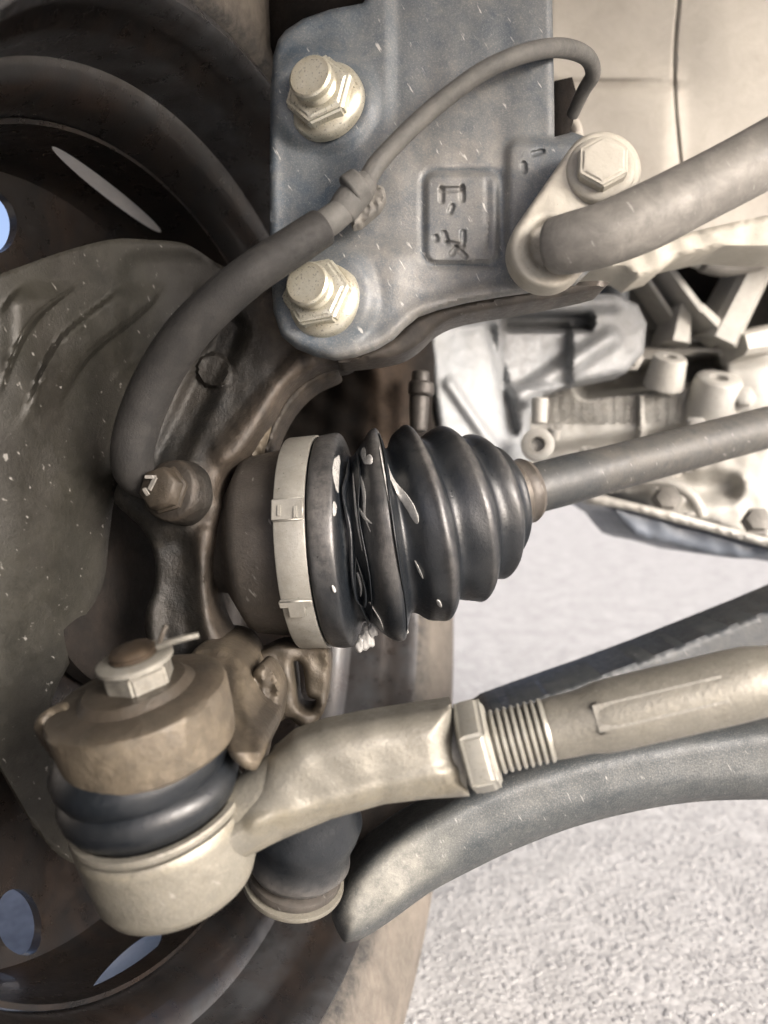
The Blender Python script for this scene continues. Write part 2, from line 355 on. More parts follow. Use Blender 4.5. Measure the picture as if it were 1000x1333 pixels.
# disc with its vent holes
dp = [(-.085, .03), (-.080, .07), (-.093, .10), (-.106, .125), (-.108, .172), (-.106, .180), (-.100, .1835), (-.085, .1845), (-.057, .1848), (-.057, .1868), (-.085, .1866), (-.101, .1862), (-.109, .184), (-.112, .175), (-.111, .125), (-.098, .10), (-.085, .07), (-.09, .03)]
disc = build('wheel_disc', lathe(A0, AX, dp, 160, closed=True), M['wheel'], wh)
def hit(px, py, t):
    d = (P(px, py, 1) - CAM); o = A0 + AX * t; s = (o - CAM).dot(AX) / d.dot(AX); return CAM + d * s
def cutter(poly, direction=None, t=-.110, half=.03):
    pts = [hit(x, y, t) for x, y in poly]
    n = len(pts); dr = direction or AX
    v = [p - dr * half for p in pts] + [p + dr * half for p in pts]
    f = [list(range(n))[::-1], [n + i for i in range(n)]] + [[i, (i + 1) % n, n + (i + 1) % n, n + i] for i in range(n)]
    return link('cut', v, f, M['wheel'])
def ell(cx, cy, a, b, rot, n=40):
    return [(cx + a * math.cos(k * 2 * math.pi / n) * math.cos(rot) - b * math.sin(k * 2 * math.pi / n) * math.sin(rot), cy + a * math.cos(k * 2 * math.pi / n) * math.sin(rot) + b * math.sin(k * 2 * math.pi / n) * math.cos(rot)) for k in range(n)]
cuts = [cutter(ell(-18, 290, 34, 42, R_(-10))), cutter(ell(19, 1200, 29, 44, R_(-14)))]
for cx, cy, L_, wd, rt in ((139, 247, 90, 9, R_(38)), (163, 1258, 62, 15, R_(-44))):
    pts = ell(cx, cy, L_, wd, rt); d = (P(cx, cy, 1) - CAM).normalized()
    cuts.append(cutter(pts, d, -.080, .024))
for c in cuts:
    md = disc.modifiers.new('b', 'BOOLEAN'); md.object = c; md.operation = 'DIFFERENCE'; md.solver = 'EXACT'
dg = bpy.context.evaluated_depsgraph_get(); dm = bpy.data.meshes.new_from_object(disc.evaluated_get(dg)); disc.modifiers.clear(); disc.data = dm
dm.polygons.foreach_set('use_smooth', [True] * len(dm.polygons)); dm.set_sharp_from_angle(angle=R_(35))
for c in cuts: bpy.data.objects.remove(c)

# brake caliper ---------------------------------------------
ro = build('hub_shade_disc', lathe(A0, AX, [(-.079, .0), (-.066, .0), (-.066, .03), (-.067, .062), (-.069, .065), (-.077, .065), (-.079, .05)], 96), M['dark'])  # black disc paints the shade of the gap behind the shield
tag(ro, 'wheel hub disc painted black as shade in the gap between dust shield and knuckle', 'wheel hub')
cal = thing('brake_caliper', 'grimy dark brake caliper in the gap between strut bracket and rubber boot', 'caliper', P(460, 520, .47))
build('caliper_body', plate([(330, 420), (560, 420), (566, 470), (560, 600), (470, 640), (340, 640)], lambda X, Y: .47 + .0007 * np.abs(X - 495) ** 1.02 * .35 + .003 * lump(X, Y, 35), .05, 6, 18, smooth=0, wear_light=lambda X, Y, d: ss(40, 10, np.abs(X - 505)) * .35), M['dark'], cal)
build('slide_pin', tube([(548, 485, .462), (546, 520, .462), (545, 560, .462)], [11, 13, 11]), M['joint'], cal)
build('pin_boot', tube([(549, 500, .46), (548, 512, .46)], [17, 17]), M['joint'], cal)

# dust shield ---------------------------------------------------------
shp = [(-70, 420), (-20, 368), (40, 342), (100, 322), (150, 311), (195, 312), (240, 317), (275, 338), (310, 365), (290, 420), (235, 500), (205, 560), (180, 600), (150, 640), (140, 700), (132, 760), (100, 840), (66, 910), (60, 960), (80, 1010), (98, 1060), (108, 1122), (75, 1112), (38, 1068), (0, 1002), (-70, 880)]
def shd(X, Y):
    D = .290 + .115 * ss(-80, 330, X) + .02 * ss(600, 1100, Y)
    u = X * .8 + Y * .6; v = -X * .6 + Y * .8
    w = np.sin((u + 12 * np.sin(v / 40)) / 13.5)
    msk = ss(-10, 30, X) * ss(300, 210, X) * ss(360, 400, Y) * ss(640, 520, Y) * ss(520, 440, Y + .5 * (X - 120))
    D = D - .0065 * ss(-.35, .35, w) * msk - .002 * ss(40, -60, u - 380) 
    D = D + .0035 * ss(60, 160, X) * ss(640, 700, Y) + .004 * ss(28, 0, sdbox(X, Y, 175, 345, 330, 480, 15))
    return D + .0012 * lump(X, Y, 60, 2)
def shw(X, Y, d): return np.clip(.35 + .6 * lump(X, Y, 70, 9), 0, 1)
sh = build('dust_shield', plate(shp, shd, .0022, 4, 5, smooth=5, wear_light=shw), M['shield']); tag(sh, 'curved olive grey brake dust shield with wavy pressed ribs at the left edge', 'dust shield')

# steering knuckle ------------------------------------------------------
kn = thing('steering_knuckle', 'rusty cast iron steering knuckle arm curving behind the black hose and joint', 'steering knuckle', P(240, 700, .34))
ko = [(372, 372), (330, 378), (285, 410), (245, 455), (212, 520), (190, 580), (160, 618), (148, 650), (168, 672), (186, 690), (200, 720), (202, 760), (188, 805), (196, 850), (215, 880), (300, 890), (350, 900), (330, 858), (296, 838), (276, 800), (270, 745), (280, 690), (288, 660), (284, 640), (292, 612), (318, 586), (345, 545), (372, 505), (410, 480), (455, 470), (470, 440), (440, 390)]
def knd(X, Y):
    e = poly_dist(X, Y, [(p[0], p[1]) for p in ko])
    D = .350 - .010 * ss(480, 640, Y) + .004 * ss(340, 440, X)
    D = D - .006 * ss(70, 10, np.hypot(X - 222, Y - 640)) + .004 * ss(22, 8, np.hypot(X - 278, Y - 482)) * 0
    D = D - .0035 * ss(24, 19, np.hypot(X - 278, Y - 482))
    D = D + .006 * ss(30, 8, sdseg(X, Y, 300, 430, 215, 600)) - .004 * ss(30, 6, sdseg(X, Y, 400, 470, 300, 590))
    D = D + .004 * ss(34, 10, sdseg(X, Y, 225, 720, 230, 850)) - .003 * ss(22, 6, sdseg(X, Y, 268, 700, 280, 830))
    return D + .0005 * lump(X, Y, 26, 1)
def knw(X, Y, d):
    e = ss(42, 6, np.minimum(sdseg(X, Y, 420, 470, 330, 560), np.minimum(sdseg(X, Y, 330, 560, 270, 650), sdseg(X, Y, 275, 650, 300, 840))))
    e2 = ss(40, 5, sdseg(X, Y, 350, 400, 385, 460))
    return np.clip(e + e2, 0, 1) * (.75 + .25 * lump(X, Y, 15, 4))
build('knuckle_casting', plate(ko, knd, .03, 4, 16, smooth=5, wear_light=knw), M['knuckle'], kn)
# rough inner web seen beyond the hub bore
build('hub_bore_rim', plate([(432, 474), (398, 490), (372, 516), (354, 548), (342, 590), (348, 594), (362, 556), (382, 524), (408, 500), (440, 484)], lambda X, Y: .372 + 0 * X, .03, 4, 4, smooth=5, wear_light=lambda X, Y, d: .3 + .3 * lump(X, Y, 12)), M['knuckle'], kn)
build('tangle_bracket', plate([(318, 590), (340, 530), (356, 520), (352, 560), (338, 600), (322, 612)], lambda X, Y: .366 + .002 * lump(X, Y, 10), .01, 4, 5, wear_light=lambda X, Y, d: 1 + 0 * X), M['boss'], kn)
# boss with shoulder for the tie rod stud
BA = V(-.19, .94, -.27).normalized()
BC = P(199, 972, .271)
bp_ = [(-.0006, .014), (-.0006, .0266), (.001, .0280), (.008, .0287), (.0175, .0292), (.0188, .0286), (.0198, .0262), (.0206, .0230), (.0210, .019), (.0235, .0165), (.0240, .01)]
build('rod_boss', lathe(BC, BA, bp_, 96, wear_light=[.6, .9, .8, .85, .7, .5, .1, 0, 0, 0, 0], cap0=False, cap1=True, wob=.012), M['boss'], kn, 32)
so_ = [(212, 905), (236, 872), (262, 838), (300, 842), (318, 870), (326, 924), (342, 962), (334, 1002), (306, 992), (284, 958), (245, 930)]
build('boss_shoulder', plate(so_, lambda X, Y: .262 + .00045 * np.maximum(980 - Y, 0) + .0009 * lump(X, Y, 22, 3), .05, 4, 12, smooth=4, wear_light=lambda X, Y, d: np.clip(.25 + .5 * lump(X, Y, 18, 2) + .5 * ss(960, 1000, Y), 0, 1)), M['boss'], kn)
build('boss_lug', plate([(44, 948), (58, 926), (86, 918), (104, 936), (108, 990), (92, 1006), (66, 985)], lambda X, Y: .262 + .0012 * lump(X, Y, 14, 3), .03, 4, 9, smooth=4, wear_light=lambda X, Y, d: np.clip(.3 + .5 * lump(X, Y, 18, 2), 0, 1)), M['boss'], kn)
mess = [(296, 840), (330, 850), (365, 838), (405, 842), (428, 850), (427, 900), (420, 930), (398, 950), (372, 935), (350, 965), (338, 1010), (318, 1000), (322, 930), (305, 890)]
build('caliper_lug', plate(mess, lambda X, Y: .352 + .0018 * lump(X, Y, 24, 6), .02, 4, 9, smooth=4, holes=[[(382, 862), (394, 868), (400, 905), (412, 912), (404, 926), (388, 920), (384, 890)]], wear_light=lambda X, Y, d: np.clip(.35 + .35 * lump(X, Y, 22, 2), 0, 1)), M['boss'], kn)
build('shoulder_ridge', plate([(318, 906), (335, 868), (352, 872), (366, 905), (360, 950), (345, 935), (330, 960), (322, 940)], lambda X, Y: .318 + .003 * lump(X, Y, 14, 8), .02, 4, 8, smooth=4, wear_light=lambda X, Y, d: .5 + .4 * lump(X, Y, 12, 2)), M['boss'], kn)
# sensor bolt on the knuckle
sa = V(-.35, .12, -.92).normalized(); sc = P(226, 640, .3325)
fb = build('boss_collar', lathe(sc, sa, [(-.008, .0135), (.0, .0128), (.003, .0122), (.0038, .0112), (.004, .004)], 40, wear_light=[0, .2, .5, .3, .2], wob=.02), M['knuckle'], kn)
bo = build('flange_bolt', lathe(sc + sa * .004, sa, [(0, .0098), (.0012, .0098), (.0018, .0088), (.0068, .0086), (.0076, .0078), (.0077, .003)], 6, phase=.3), M['boss'], kn)
c2 = sc + sa * .0118; _, s1, s2 = basis(sa); mk = MB()
for (x0, y0, x1, y1) in ((-.004, .004, .000, .004), (.000, .004, -.0025, -.001), (-.0045, -.0005, -.003, -.003)):
    p0 = c2 + RT * x0 + UP * y0; p1 = c2 + RT * x1 + UP * y1; d = (p1 - p0); mk.add(*boxm((p0 + p1) / 2, d.normalized(), d.normalized().cross(sa), sa, d.length / 2, .0007, .0005))
mk.build('head_mark', M['bar'], bo)
# strut bracket ----------------------------------------------------------
sb = thing('strut_bracket', 'blue grey strut bracket plate with two pale flange nuts and stamped pads', 'bracket', P(530, 230, .325))
bo_ = [(362, 52), (372, 39), (395, 24), (430, 12), (472, 4), (500, -30), (510, -90), (716, -90), (719, 0), (721, 90), (722, 178), (745, 172), (800, 190), (815, 240), (800, 320), (752, 368), (700, 377), (650, 384), (610, 391), (570, 401), (545, 410), (528, 424), (512, 440), (490, 453), (462, 463), (436, 467), (410, 462), (385, 452), (366, 436), (356, 405), (352, 340), (351, 240), (352, 120), (356, 72)]
G = [(575, 245, 575, 262), (602, 243, 602, 260), (575, 247, 602, 246), (589, 268, 586, 276), (578, 303, 582, 314), (603, 302, 603, 314), (583, 316, 602, 320), (588, 330, 594, 322), (594, 322, 606, 334), (567, 308, 568, 312), (682, 213, 683, 222), (694, 200, 706, 197)]
def brd(X, Y):
    D = .330 - .00001 * (X - 350) * .9
    D = D + .0045 * ss(30, -30, sdbox(X, Y, 345, 165, 440, 345, 30))           # sunk left field
    D = D + .003 * ss(500, 520, X) * ss(230, 90, Y) + .0022 * ss(14, -6, sdbox(X, Y, 430, 180, 520, 300, 20)) * 0
    D = D - .0025 * ss(80, 58, np.hypot(X - 420, Y - 128)) - .003 * ss(82, 60, np.hypot(X - 416, Y - 386))
    D = D - .003 * ss(110, 40, np.hypot(X - 470, Y - 350)) * ss(300, 340, Y)
    D = D - .0016 * ss(3, -3, sdbox(X, Y, 555, 226, 648, 340, 14)) + .0008 * ss(6, 0, np.abs(sdbox(X, Y, 550, 221, 653, 345, 16)))
    D = D - .0026 * ss(5, -7, sdbox(X, Y, 660, 182, 860, 330, 16))
    D = D + .0008 * ss(4, 0, sdseg(X, Y, 634, 236, 636, 330))
    for s in G: D = D + .0013 * ss(4.6, 1.6, sdseg(X, Y, *s))
    low = ss(26, 4, np.minimum(np.minimum(sdseg(X, Y, 752, 368, 610, 391), sdseg(X, Y, 610, 391, 545, 410)), np.minimum(sdseg(X, Y, 545, 410, 500, 448), sdseg(X, Y, 500, 448, 436, 467))))
    D = D - .0015 * low
    return D + .0005 * lump(X, Y, 45, 3)
def brw(X, Y, d):
    low = ss(22, 3, np.minimum(np.minimum(sdseg(X, Y, 752, 368, 610, 391), sdseg(X, Y, 610, 391, 545, 410)), np.minimum(sdseg(X, Y, 545, 410, 500, 448), sdseg(X, Y, 500, 448, 436, 467))))
    w = .8 * low + .35 * ss(120, 20, np.hypot(X - 600, Y - 150)) + .55 * ss(60, 0, sdbox(X, Y, 520, 200, 650, 380, 10)) + .35 * ss(80, 20, np.hypot(X - 470, Y - 350)) + .3 * ss(420, 540, X)
    return np.clip(w * (.8 + .2 * lump(X, Y, 20, 1)), 0, 1) * (1 - .8 * ss(4, 0, np.abs(sdbox(X, Y, 550, 221, 653, 345, 16))))
build('bracket_plate', plate(bo_, brd, .004, 4.5, 9, smooth=0, fine=[(560, 232, 615, 342, 2.0), (676, 192, 712, 228, 2.0)], wear_light=brw), M['plate'], sb)
# return flange under the lower edge
build('return_flange', plate([(505, 446), (545, 412), (610, 393), (760, 366), (790, 372), (700, 392), (610, 408), (572, 424), (548, 446), (520, 462), (470, 470), (440, 470)], lambda X, Y: .3365 + .0006 * (Y - 400) * .2 + 0 * X, .022, 5, 6, smooth=3, wear_light=lambda X, Y, d: .25 + .3 * lump(X, Y, 20)), M['joint'], sb)
def flange_nut(px, py, d, sx, sy, ph):
    a = V(-.30, .12, -.95).normalized()
    c = P(px, py, d); k = d / FPX
    R = 52 * k
    nu = build('flange_nut', lathe(c, a, [(-.002, R), (0, R * 1.0), (.0018, R * .985), (.0028, R * .93), (.0046, R * .80), (.005, R * .6)], 64, wear_light=[.3, .2, .05, .1, .5, .6]), M['zinc'], sb)
    v, f, w = lathe(c + a * .003, a, [(0, R * .90), (.0054, R * .90), (.0066, R * .80), (.0067, R * .5)], 6, phase=ph)
    # soften the hexagon edges with a bevel
    h = link('nut_hexagon', v, f, M['zinc'], nu, w, 30)
    bm = bmesh.new(); bm.from_mesh(h.data); bmesh.ops.bevel(bm, geom=[e for e in bm.edges if e.calc_length() > .002], offset=.0009, segments=2, affect='EDGES'); bm.to_mesh(h.data); bm.free()
    h.data.set_sharp_from_angle(angle=R_(28))
    pr = [(.005, R * .53), (.0074, R * .53)]
    for j in range(4):
        t = .0078 + j * .0014; pr += [(t, R * .54), (t + .0008, R * .49)]
    pr += [(.0135, R * .54), (.0162, R * .54), (.0170, R * .49), (.0170, R * .3)]
    build('stud_bolt', lathe(c, a, pr, 48, wear_light=[.2] + [0, .4] * (len(pr) // 2)), M['zinc'], nu, 25)
build('strut_tube', tube([(500, 60, .40), (480, -60, .40), (440, -300, .41)], [150, 150, 150], 40), M['dark'], sb)
flange_nut(424, 132, .3285, 0, 0, .35)
flange_nut(420, 389, .328, 0, 0, .15)

# stabiliser bar with its cream eye plate ---------------------------------
st = thing('stabiliser_bar', 'grey dusty stabiliser bar end in a cream eye plate with a hexagon bolt', 'stabiliser bar', P(760, 280, .295))
def caps(c1, r1, c2, r2, n=22):
    a = math.atan2(c2[1] - c1[1], c2[0] - c1[0]); o = []
    for k in range(n + 1): t = a + math.pi / 2 + math.pi * k / n; o.append((c1[0] + r1 * math.cos(t), c1[1] + r1 * math.sin(t)))
    for k in range(n + 1): t = a - math.pi / 2 + math.pi * k / n; o.append((c2[0] + r2 * math.cos(t), c2[1] + r2 * math.sin(t)))
    return o
eo = caps((716, 323), 53, (784, 222), 51)
def eyd(X, Y):
    D = .303 + 0 * X
    return D + .0035 * ss(38, 30, np.hypot(X - 722, Y - 320)) + .003 * ss(40, 33, sdseg(X, Y, 722, 320, 800, 300)) * 0 - .001 * ss(12, 0, np.abs(np.hypot(X - 718, Y - 323) - 46)) + .0004 * lump(X, Y, 30)
build('eye_plate', plate(eo, eyd, .010, 3.5, 8, wear_light=lambda X, Y, d: .8 * ss(44, 34, np.hypot(X - 722, Y - 322)) + .25 * ss(5, 0, d)), M['eye'], st)
ea = V(-.12, .1, -1).normalized(); ec = P(782, 222, .3025); ek = .30 / FPX
bw = build('hexagon_bolt', lathe(ec, ea, [(-.001, 45 * ek), (.001, 45 * ek), (.0022, 42 * ek), (.0026, 36 * ek), (.003, 20 * ek)], 56, wear_light=[.3, .1, .2, .5, .5]), M['eye'], st)
h = build('bolt_head', lathe(ec + ea * .0015, ea, [(0, 36 * ek), (.0055, 35.5 * ek), (.0066, 31 * ek), (.0067, 18 * ek)], 6, phase=.5), M['eye'], bw)
bm = bmesh.new(); bm.from_mesh(h.data); bmesh.ops.bevel(bm, geom=[e for e in bm.edges if e.calc_length() > .002], offset=.0008, segments=2, affect='EDGES'); bm.to_mesh(h.data); bm.free(); h.data.set_sharp_from_angle(angle=R_(28))
vb = tube([(722, 320, .296), (745, 316, .292), (790, 304, .288), (845, 281, .288), (900, 253, .29), (960, 222, .293), (1060, 168, .298), (1200, 95, .31)], [36, 39, 41, 43, 42, 42, 43, 43], 40, 10)
build('bar', vb, M['bar'], st)

# inner fender (wheel house) --------------------------------------------
inf = thing('inner_fender', 'beige inner fender panel with a seam behind the stabiliser bar', 'body panel', P(880, 150, .56))
fo_ = [(640, -120), (1250, -120), (1250, 318), (860, 322), (790, 320), (690, 300), (640, 200)]
def fed(X, Y):
    D = .56 + .05 * ss(720, 640, X) - .03 * (X - 700) / 500
    D = D + .003 * ss(3.5, 1, np.abs(X - 884 + 6 * np.sin(Y / 60))) * ss(225, 205, Y)
    D = D + .004 * ss(10, 0, np.abs(Y - 108 - .02 * (X - 740))) * ss(900, 860, X) - .006 * ss(-30, 30, Y - 108) * ss(900, 860, X) * 1.
    return D + .002 * lump(X, Y, 120, 1)
def few(X, Y, d): return np.clip(.75 * ss(3, .5, np.abs(X - 884 + 6 * np.sin(Y / 60))) * ss(225, 205, Y) * (.6 + .4 * lump(X, Y, 12)) + .4 * ss(10, 0, np.abs(Y - 108)) * ss(890, 800, X), 0, 1)
build('panel', plate(fo_, fed, .003, 6, 5, fine=[(872, -20, 896, 225, 2.0)], wear_light=few), M['beige'], inf)
# unseen arch over the wheel, added and shaped to block sky and sun
mb = MB(); arc = [(-.28, .80), (-.15, .83), (.0, .86), (.15, .89), (.3, .88), (.45, .84), (.56, .76), (.61, .66), (.63, .58)]
nx = 10; v = []
for (y, z) in arc:
    for i in range(nx + 1): v.append((-.29 + 1.09 * i / nx, y, z))
nv = len(v); v += [(a, b + .002, c + .004) for a, b, c in v]
f = []
for j in range(len(arc) - 1):
    for i in range(nx):
        q = [j * (nx + 1) + i, j * (nx + 1) + i + 1, (j + 1) * (nx + 1) + i + 1, (j + 1) * (nx + 1) + i]; f += [q, [x + nv for x in q][::-1]]
mb.add(v, f); mb.build('arch_light_blocker', M['beige'], inf, 60)
build('clip_hook', tube([(735, 150, .45), (748, 165, .45), (752, 178, .44)], [10, 9, 7]), M['beige'], inf)

# brake hose / sensor cable ------------------------------------------------
bh = thing('brake_hose', 'thick black hose crimped to a thin grey cable crossing the bracket', 'hose', P(400, 310, .306))
build('hose', tube([(418, 297, .3075), (380, 322, .304), (330, 355, .303), (285, 392, .306), (245, 432, .311), (210, 483, .318), (184, 540, .324), (172, 590, .329), (178, 618, .335), (204, 634, .341)], [25, 26, 27, 28, 29, 29, 29, 28, 26, 20], 36), M['hose'], bh)
build('hose_neck', tube([(408, 303, .3085), (430, 287, .309), (452, 270, .311)], [18, 19, 17], 28), M['cable'], bh)
cr = build('crimp', tube([(446, 275, .311), (455, 262, .311), (470, 245, .311), (480, 235, .311)], [20, 21, 20, 15], 28), M['cable'], bh)
build('crimp_ring', tube([(458, 250, .3105), (470, 240, .3105)], [24, 23], 28), M['cable'], bh)
build('clip_plate', plate([(466, 262), (478, 256), (484, 246), (492, 240), (500, 244), (503, 256), (496, 270), (482, 282), (470, 292), (460, 294), (456, 286), (466, 274)], lambda X, Y: .314 + .001 * lump(X, Y, 8), .006, 3, 4, wear_light=lambda X, Y, d: .6 + .4 * lump(X, Y, 8)), M['cable'], bh)
build('cable', tube([(474, 243, .311), (490, 215, .312), (515, 187, .313), (550, 153, .314), (590, 120, .314), (630, 92, .314), (672, 73, .316), (712, 63, .322), (742, 64, .335), (765, 75, .345), (772, 96, .352), (760, 118, .36), (745, 150, .37)], [13, 12.5, 12, 12, 12, 12, 12, 12, 12, 11, 10, 9, 8], 24), M['cable'], bh)
build('cable_plug', plate([(722, 105), (745, 100), (752, 125), (746, 160), (738, 182), (722, 180)], lambda X, Y: .40 + 0 * X, .03, 5, 3), M['dark'], bh)

# drive shaft --------------------------------------------------------------
ds = thing('drive_shaft', 'drive shaft with a torn black ribbed rubber boot and steel clamp band', 'drive shaft', P(400, 705, .368))
JT, JP = R_(6), R_(4)
JA = V(math.cos(JT) * math.cos(JP), math.sin(JP), -math.sin(JT) * math.cos(JP)); JC = P(362, 707, .3685); k = .37 / FPX
jp = [(-.030, .020), (-.022, 62 * k), (-.0165, 88 * k), (-.0135, 102 * k), (-.0115, 111 * k), (-.008, 115 * k), (.0, 118 * k), (.008, 121 * k), (.012, 123 * k), (.012, 60 * k)]
build('joint_housing', lathe(JC, JA, jp, 96, wear_light=[.2] * 10), M['joint'], ds)
# boot: rings along a bent spine  (px, py, radius px, theta deg, phi deg, wear)
rings = [(388, 707, 124, 6, 4, .2), (394, 706.5, 130, 6, 4, .1), (424, 705, 131, 6, 4, .1), (428, 704.5, 136, 6, 4, .4), (436, 704, 138, 6, 4, .9), (450, 703, 138, 5, 4, .9), (456, 703, 133, 5, 4, .2),
         (461, 702, 113, 5, 5, 0), (468, 701, 107, 4, 5, 0), (477, 700, 113, 3, 6, 0), (486, 699, 124, 2, 6, .1), (495, 697, 134, 1, 7, .4), (503, 695, 138, 0, 8, .95), (509, 693, 136, -1, 8, .6), (514, 692, 122, -1, 8, .1),
         (518, 691, 107, -2, 9, 0), (524, 690, 108, -4, 10, 0), (535, 687, 119, -6, 11, .05), (548, 684, 127, -8, 12, .2), (555, 682, 130, -8, 12, .9), (559, 681, 128, -9, 12, .6), (564, 679, 117, -10, 13, 0), (569, 677, 107, -10, 13, 0),
         (576, 676, 105, -11, 13, 0), (588, 673, 110, -12, 13, .05), (599, 670, 116, -13, 13, .3), (605, 669, 117, -13, 13, .7), (610, 668, 114, -14, 13, .3), (615, 666, 103, -15, 13, 0), (620, 665, 94, -16, 13, 0), (628, 663, 92, -17, 13, 0), (638, 660, 96, -17, 13, .2), (645, 659, 96, -18, 13, .5), (650, 657, 90, -19, 13, .2), (655, 655, 79, -19, 13, 0),
         (660, 653, 74, -20, 13, 0), (667, 651, 71, -21, 13, .1), (672, 648, 60, -22, 13, 0), (677, 645, 43, -22, 13, 0), (681, 643, 37, -23, 13, 0)]
rings = [(r[0] if r[0] < 516 else 516 + (r[0] - 516) * .90,) + (r[1], r[2] if r[5] > .1 or r[0] < 516 else r[2] * 1.02) + r[3:] for r in rings]
rr = np.array(crom([(r[0], r[1], r[2], r[3], r[4], r[5]) for r in rings], 4))
def bootD(px):  # depth of the spine
    return .3675 - .006 * ss(345, 470, px) + .016 * ss(520, 700, px)
SEG = 120; bv = []; bf = []; bwr = []
def ring_pt(q, th, ex=0.):
    px, py, rad, t, p, w = q; d = float(bootD(px)); t = R_(t); p = R_(p)
    a = V(math.cos(t) * math.cos(p), math.sin(p), -math.sin(t) * math.cos(p))
    e2 = (UP - a * UP.dot(a)).normalized(); e1 = a.cross(e2).normalized()
    if e1.dot(FW) > 0: e1 = -e1
    r = rad * d / FPX + ex
    r *= 1 + .006 * math.sin(3 * th + px * .05) + .004 * math.sin(8 * th + px * .2)
    return P(px, py, d) + (e1 * math.cos(th) + e2 * math.sin(th)) * r       # th=0 faces the camera, +90 up
for q in rr:
    for i in range(SEG):
        th = 2 * math.pi * i / SEG; bv.append(ring_pt(q, th)); bwr.append(max(0, q[5]) * (.55 + .3 * math.sin(2 * th + .5) + .25 * math.sin(5 * th + q[0] * .03)))
for j in range(len(rr) - 1):
    for i in range(SEG):
        i2 = (i + 1) % SEG; bf.append([j * SEG + i, j * SEG + i2, (j + 1) * SEG + i2, (j + 1) * SEG + i])
boot = link('rubber_boot', bv, bf, M['rubber'], ds, bwr, 70)
# band + buckle
bd = build('clamp_band', lathe(P(407, 705.5, .3645), V(math.cos(JT) * math.cos(JP), math.sin(JP), -math.sin(JT) * math.cos(JP)), [(-.0062, 131 * k), (-.0062, 134.2 * k), (-.0056, 135 * k), (.0056, 135.6 * k), (.0062, 135 * k), (.0062, 131 * k)], 120, wear_light=[.2] * 6, closed=True), M['band'], ds)
def on_band(py, ex, off=0.):
    c = P(407, 705.5, .3645); e2 = (UP - JA * UP.dot(JA)).normalized(); e1 = JA.cross(e2).normalized()
    if e1.dot(FW) > 0: e1 = -e1
    th = math.asin(max(-1, min(1, (705 - py) / 136))); r = 135.6 * k + ex
    return c + (e1 * math.cos(th) + e2 * math.sin(th)) * r + JA * off, (e1 * math.cos(th) + e2 * math.sin(th)), (-e1 * math.sin(th) + e2 * math.cos(th))
for (py, hh, hw) in ((664, .0045, .0064), (770, .0016, .0066), (776, .0042, .0035)):
    c, nrm, tg = on_band(py, .0006, -.0002); v, f, w = boxm(c, JA, tg, nrm, hw, hh, .0009)
    o = link('band_buckle', v, f, M['band'], bd, [.25] * 8, 30)
    bm = bmesh.new(); bm.from_mesh(o.data); bmesh.ops.bevel(bm, geom=bm.edges[:], offset=.0004, segments=2, affect='EDGES'); bm.to_mesh(o.data); bm.free()
c, nrm, tg = on_band(655, .0014); mb = MB()
for dx, dy, l in ((-.0032, -.002, .0022), (.0032, -.003, .0024)): mb.add(*boxm(c + JA * dx + tg * (dy - .002), JA, tg, nrm, .0006, l, .0005))
mb.build('buckle_tab', M['band'], bd)
# torn rubber edges and grease : strips lying on the boot surface
def q_at(px):
    return np.array([np.interp(px, rr[:, 0], rr[:, c]) for c in range(6)])
def smear(name, pts, wd, m, ex=.0002, thick=.0006, par=boot):
    """pts: (spine px, angle deg); ribbon of half width wd (px) hugging the boot"""
    p = crom(pts, 10); n = len(p); v = []; f = []; K = 8; wob = [1.]
    for i in range(n): wob.append(min(1.5, max(.5, wob[-1] + random.uniform(-.08, .08))))
    for i, (x, a) in enumerate(p):
        u = i / (n - 1); e = math.sqrt(math.sin(math.pi * min(max(u, .012), .988))) * wob[i]
        for j in range(K + 1):
            c = -1 + 2 * j / K; h = math.sqrt(max(0, 1 - c * c))
            q = q_at(x + (9 if x < 500 else 3)).copy(); q[0] += c * wd * e; q[2] = q_at(q[0])[2]
            v.append(ring_pt(q, R_(a), ex - .0005 * (h == 0) + thick * h * e))
    for i in range(n - 1):
        for j in range(K): f.append([i * (K + 1) + j, i * (K + 1) + j + 1, (i + 1) * (K + 1) + j + 1, (i + 1) * (K + 1) + j])
    f += [list(range(K + 1))[::-1], [(n - 1) * (K + 1) + j for j in range(K + 1)]]
    return link(name, v, f, m, par, None, 80)
for pts, w in [g for g in (([(478, 62), (480, 52), (481, 44)], 5), ([(484, 48), (486, 44), (488, 40)], 7), ([(510, 46), (514, 34), (519, 24), (524, 12), (526, 4)], 4.5), ([(466, 46), (467, 30), (468, 10), (470, -6)], 1.6), ([(474, 40), (477, 26), (476, 14), (480, 4)], 2.6),
               ([(505, 50), (506, 20), (508, 0)], 1.5), ([(450, 60), (448, 40), (450, 30)], 2), ([(448, 22), (447, 14)], 1.5), ([(470, 20), (476, 12), (482, 8)], 2), ([(456, -25), (462, -20), (464, -30), (462, -38)], 1.6), ([(470, -40), (478, -50), (480, -62)], 1.4), ([(482, -8), (484, -30), (486, -60)], 1.2), ([(440, -20), (442, -24)], 2), ([(520, -18), (524, -30)], 1.5), ([(534, -45), (536, -52)], 3.5), ([(452, 12), (455, 0), (456, -14)], 1.2)) if g[1] > 1.3]:
    smear('grease_smear', pts, w, M['grease'])
for pts, w in (([(458, 70), (460, 50), (456, 30), (460, 5), (458, -30), (464, -60), (462, -75)], 3), ([(470, 68), (474, 40), (470, 15), (474, -20), (470, -55)], 2.5), ([(508, 70), (510, 40), (508, 0), (510, -40), (508, -70)], 2.5), ([(463, -10), (468, -28), (464, -42), (458, -34), (463, -10)], 1.8)):
    smear('torn_edge', pts, w, M['rubber'], .0008, .0022)
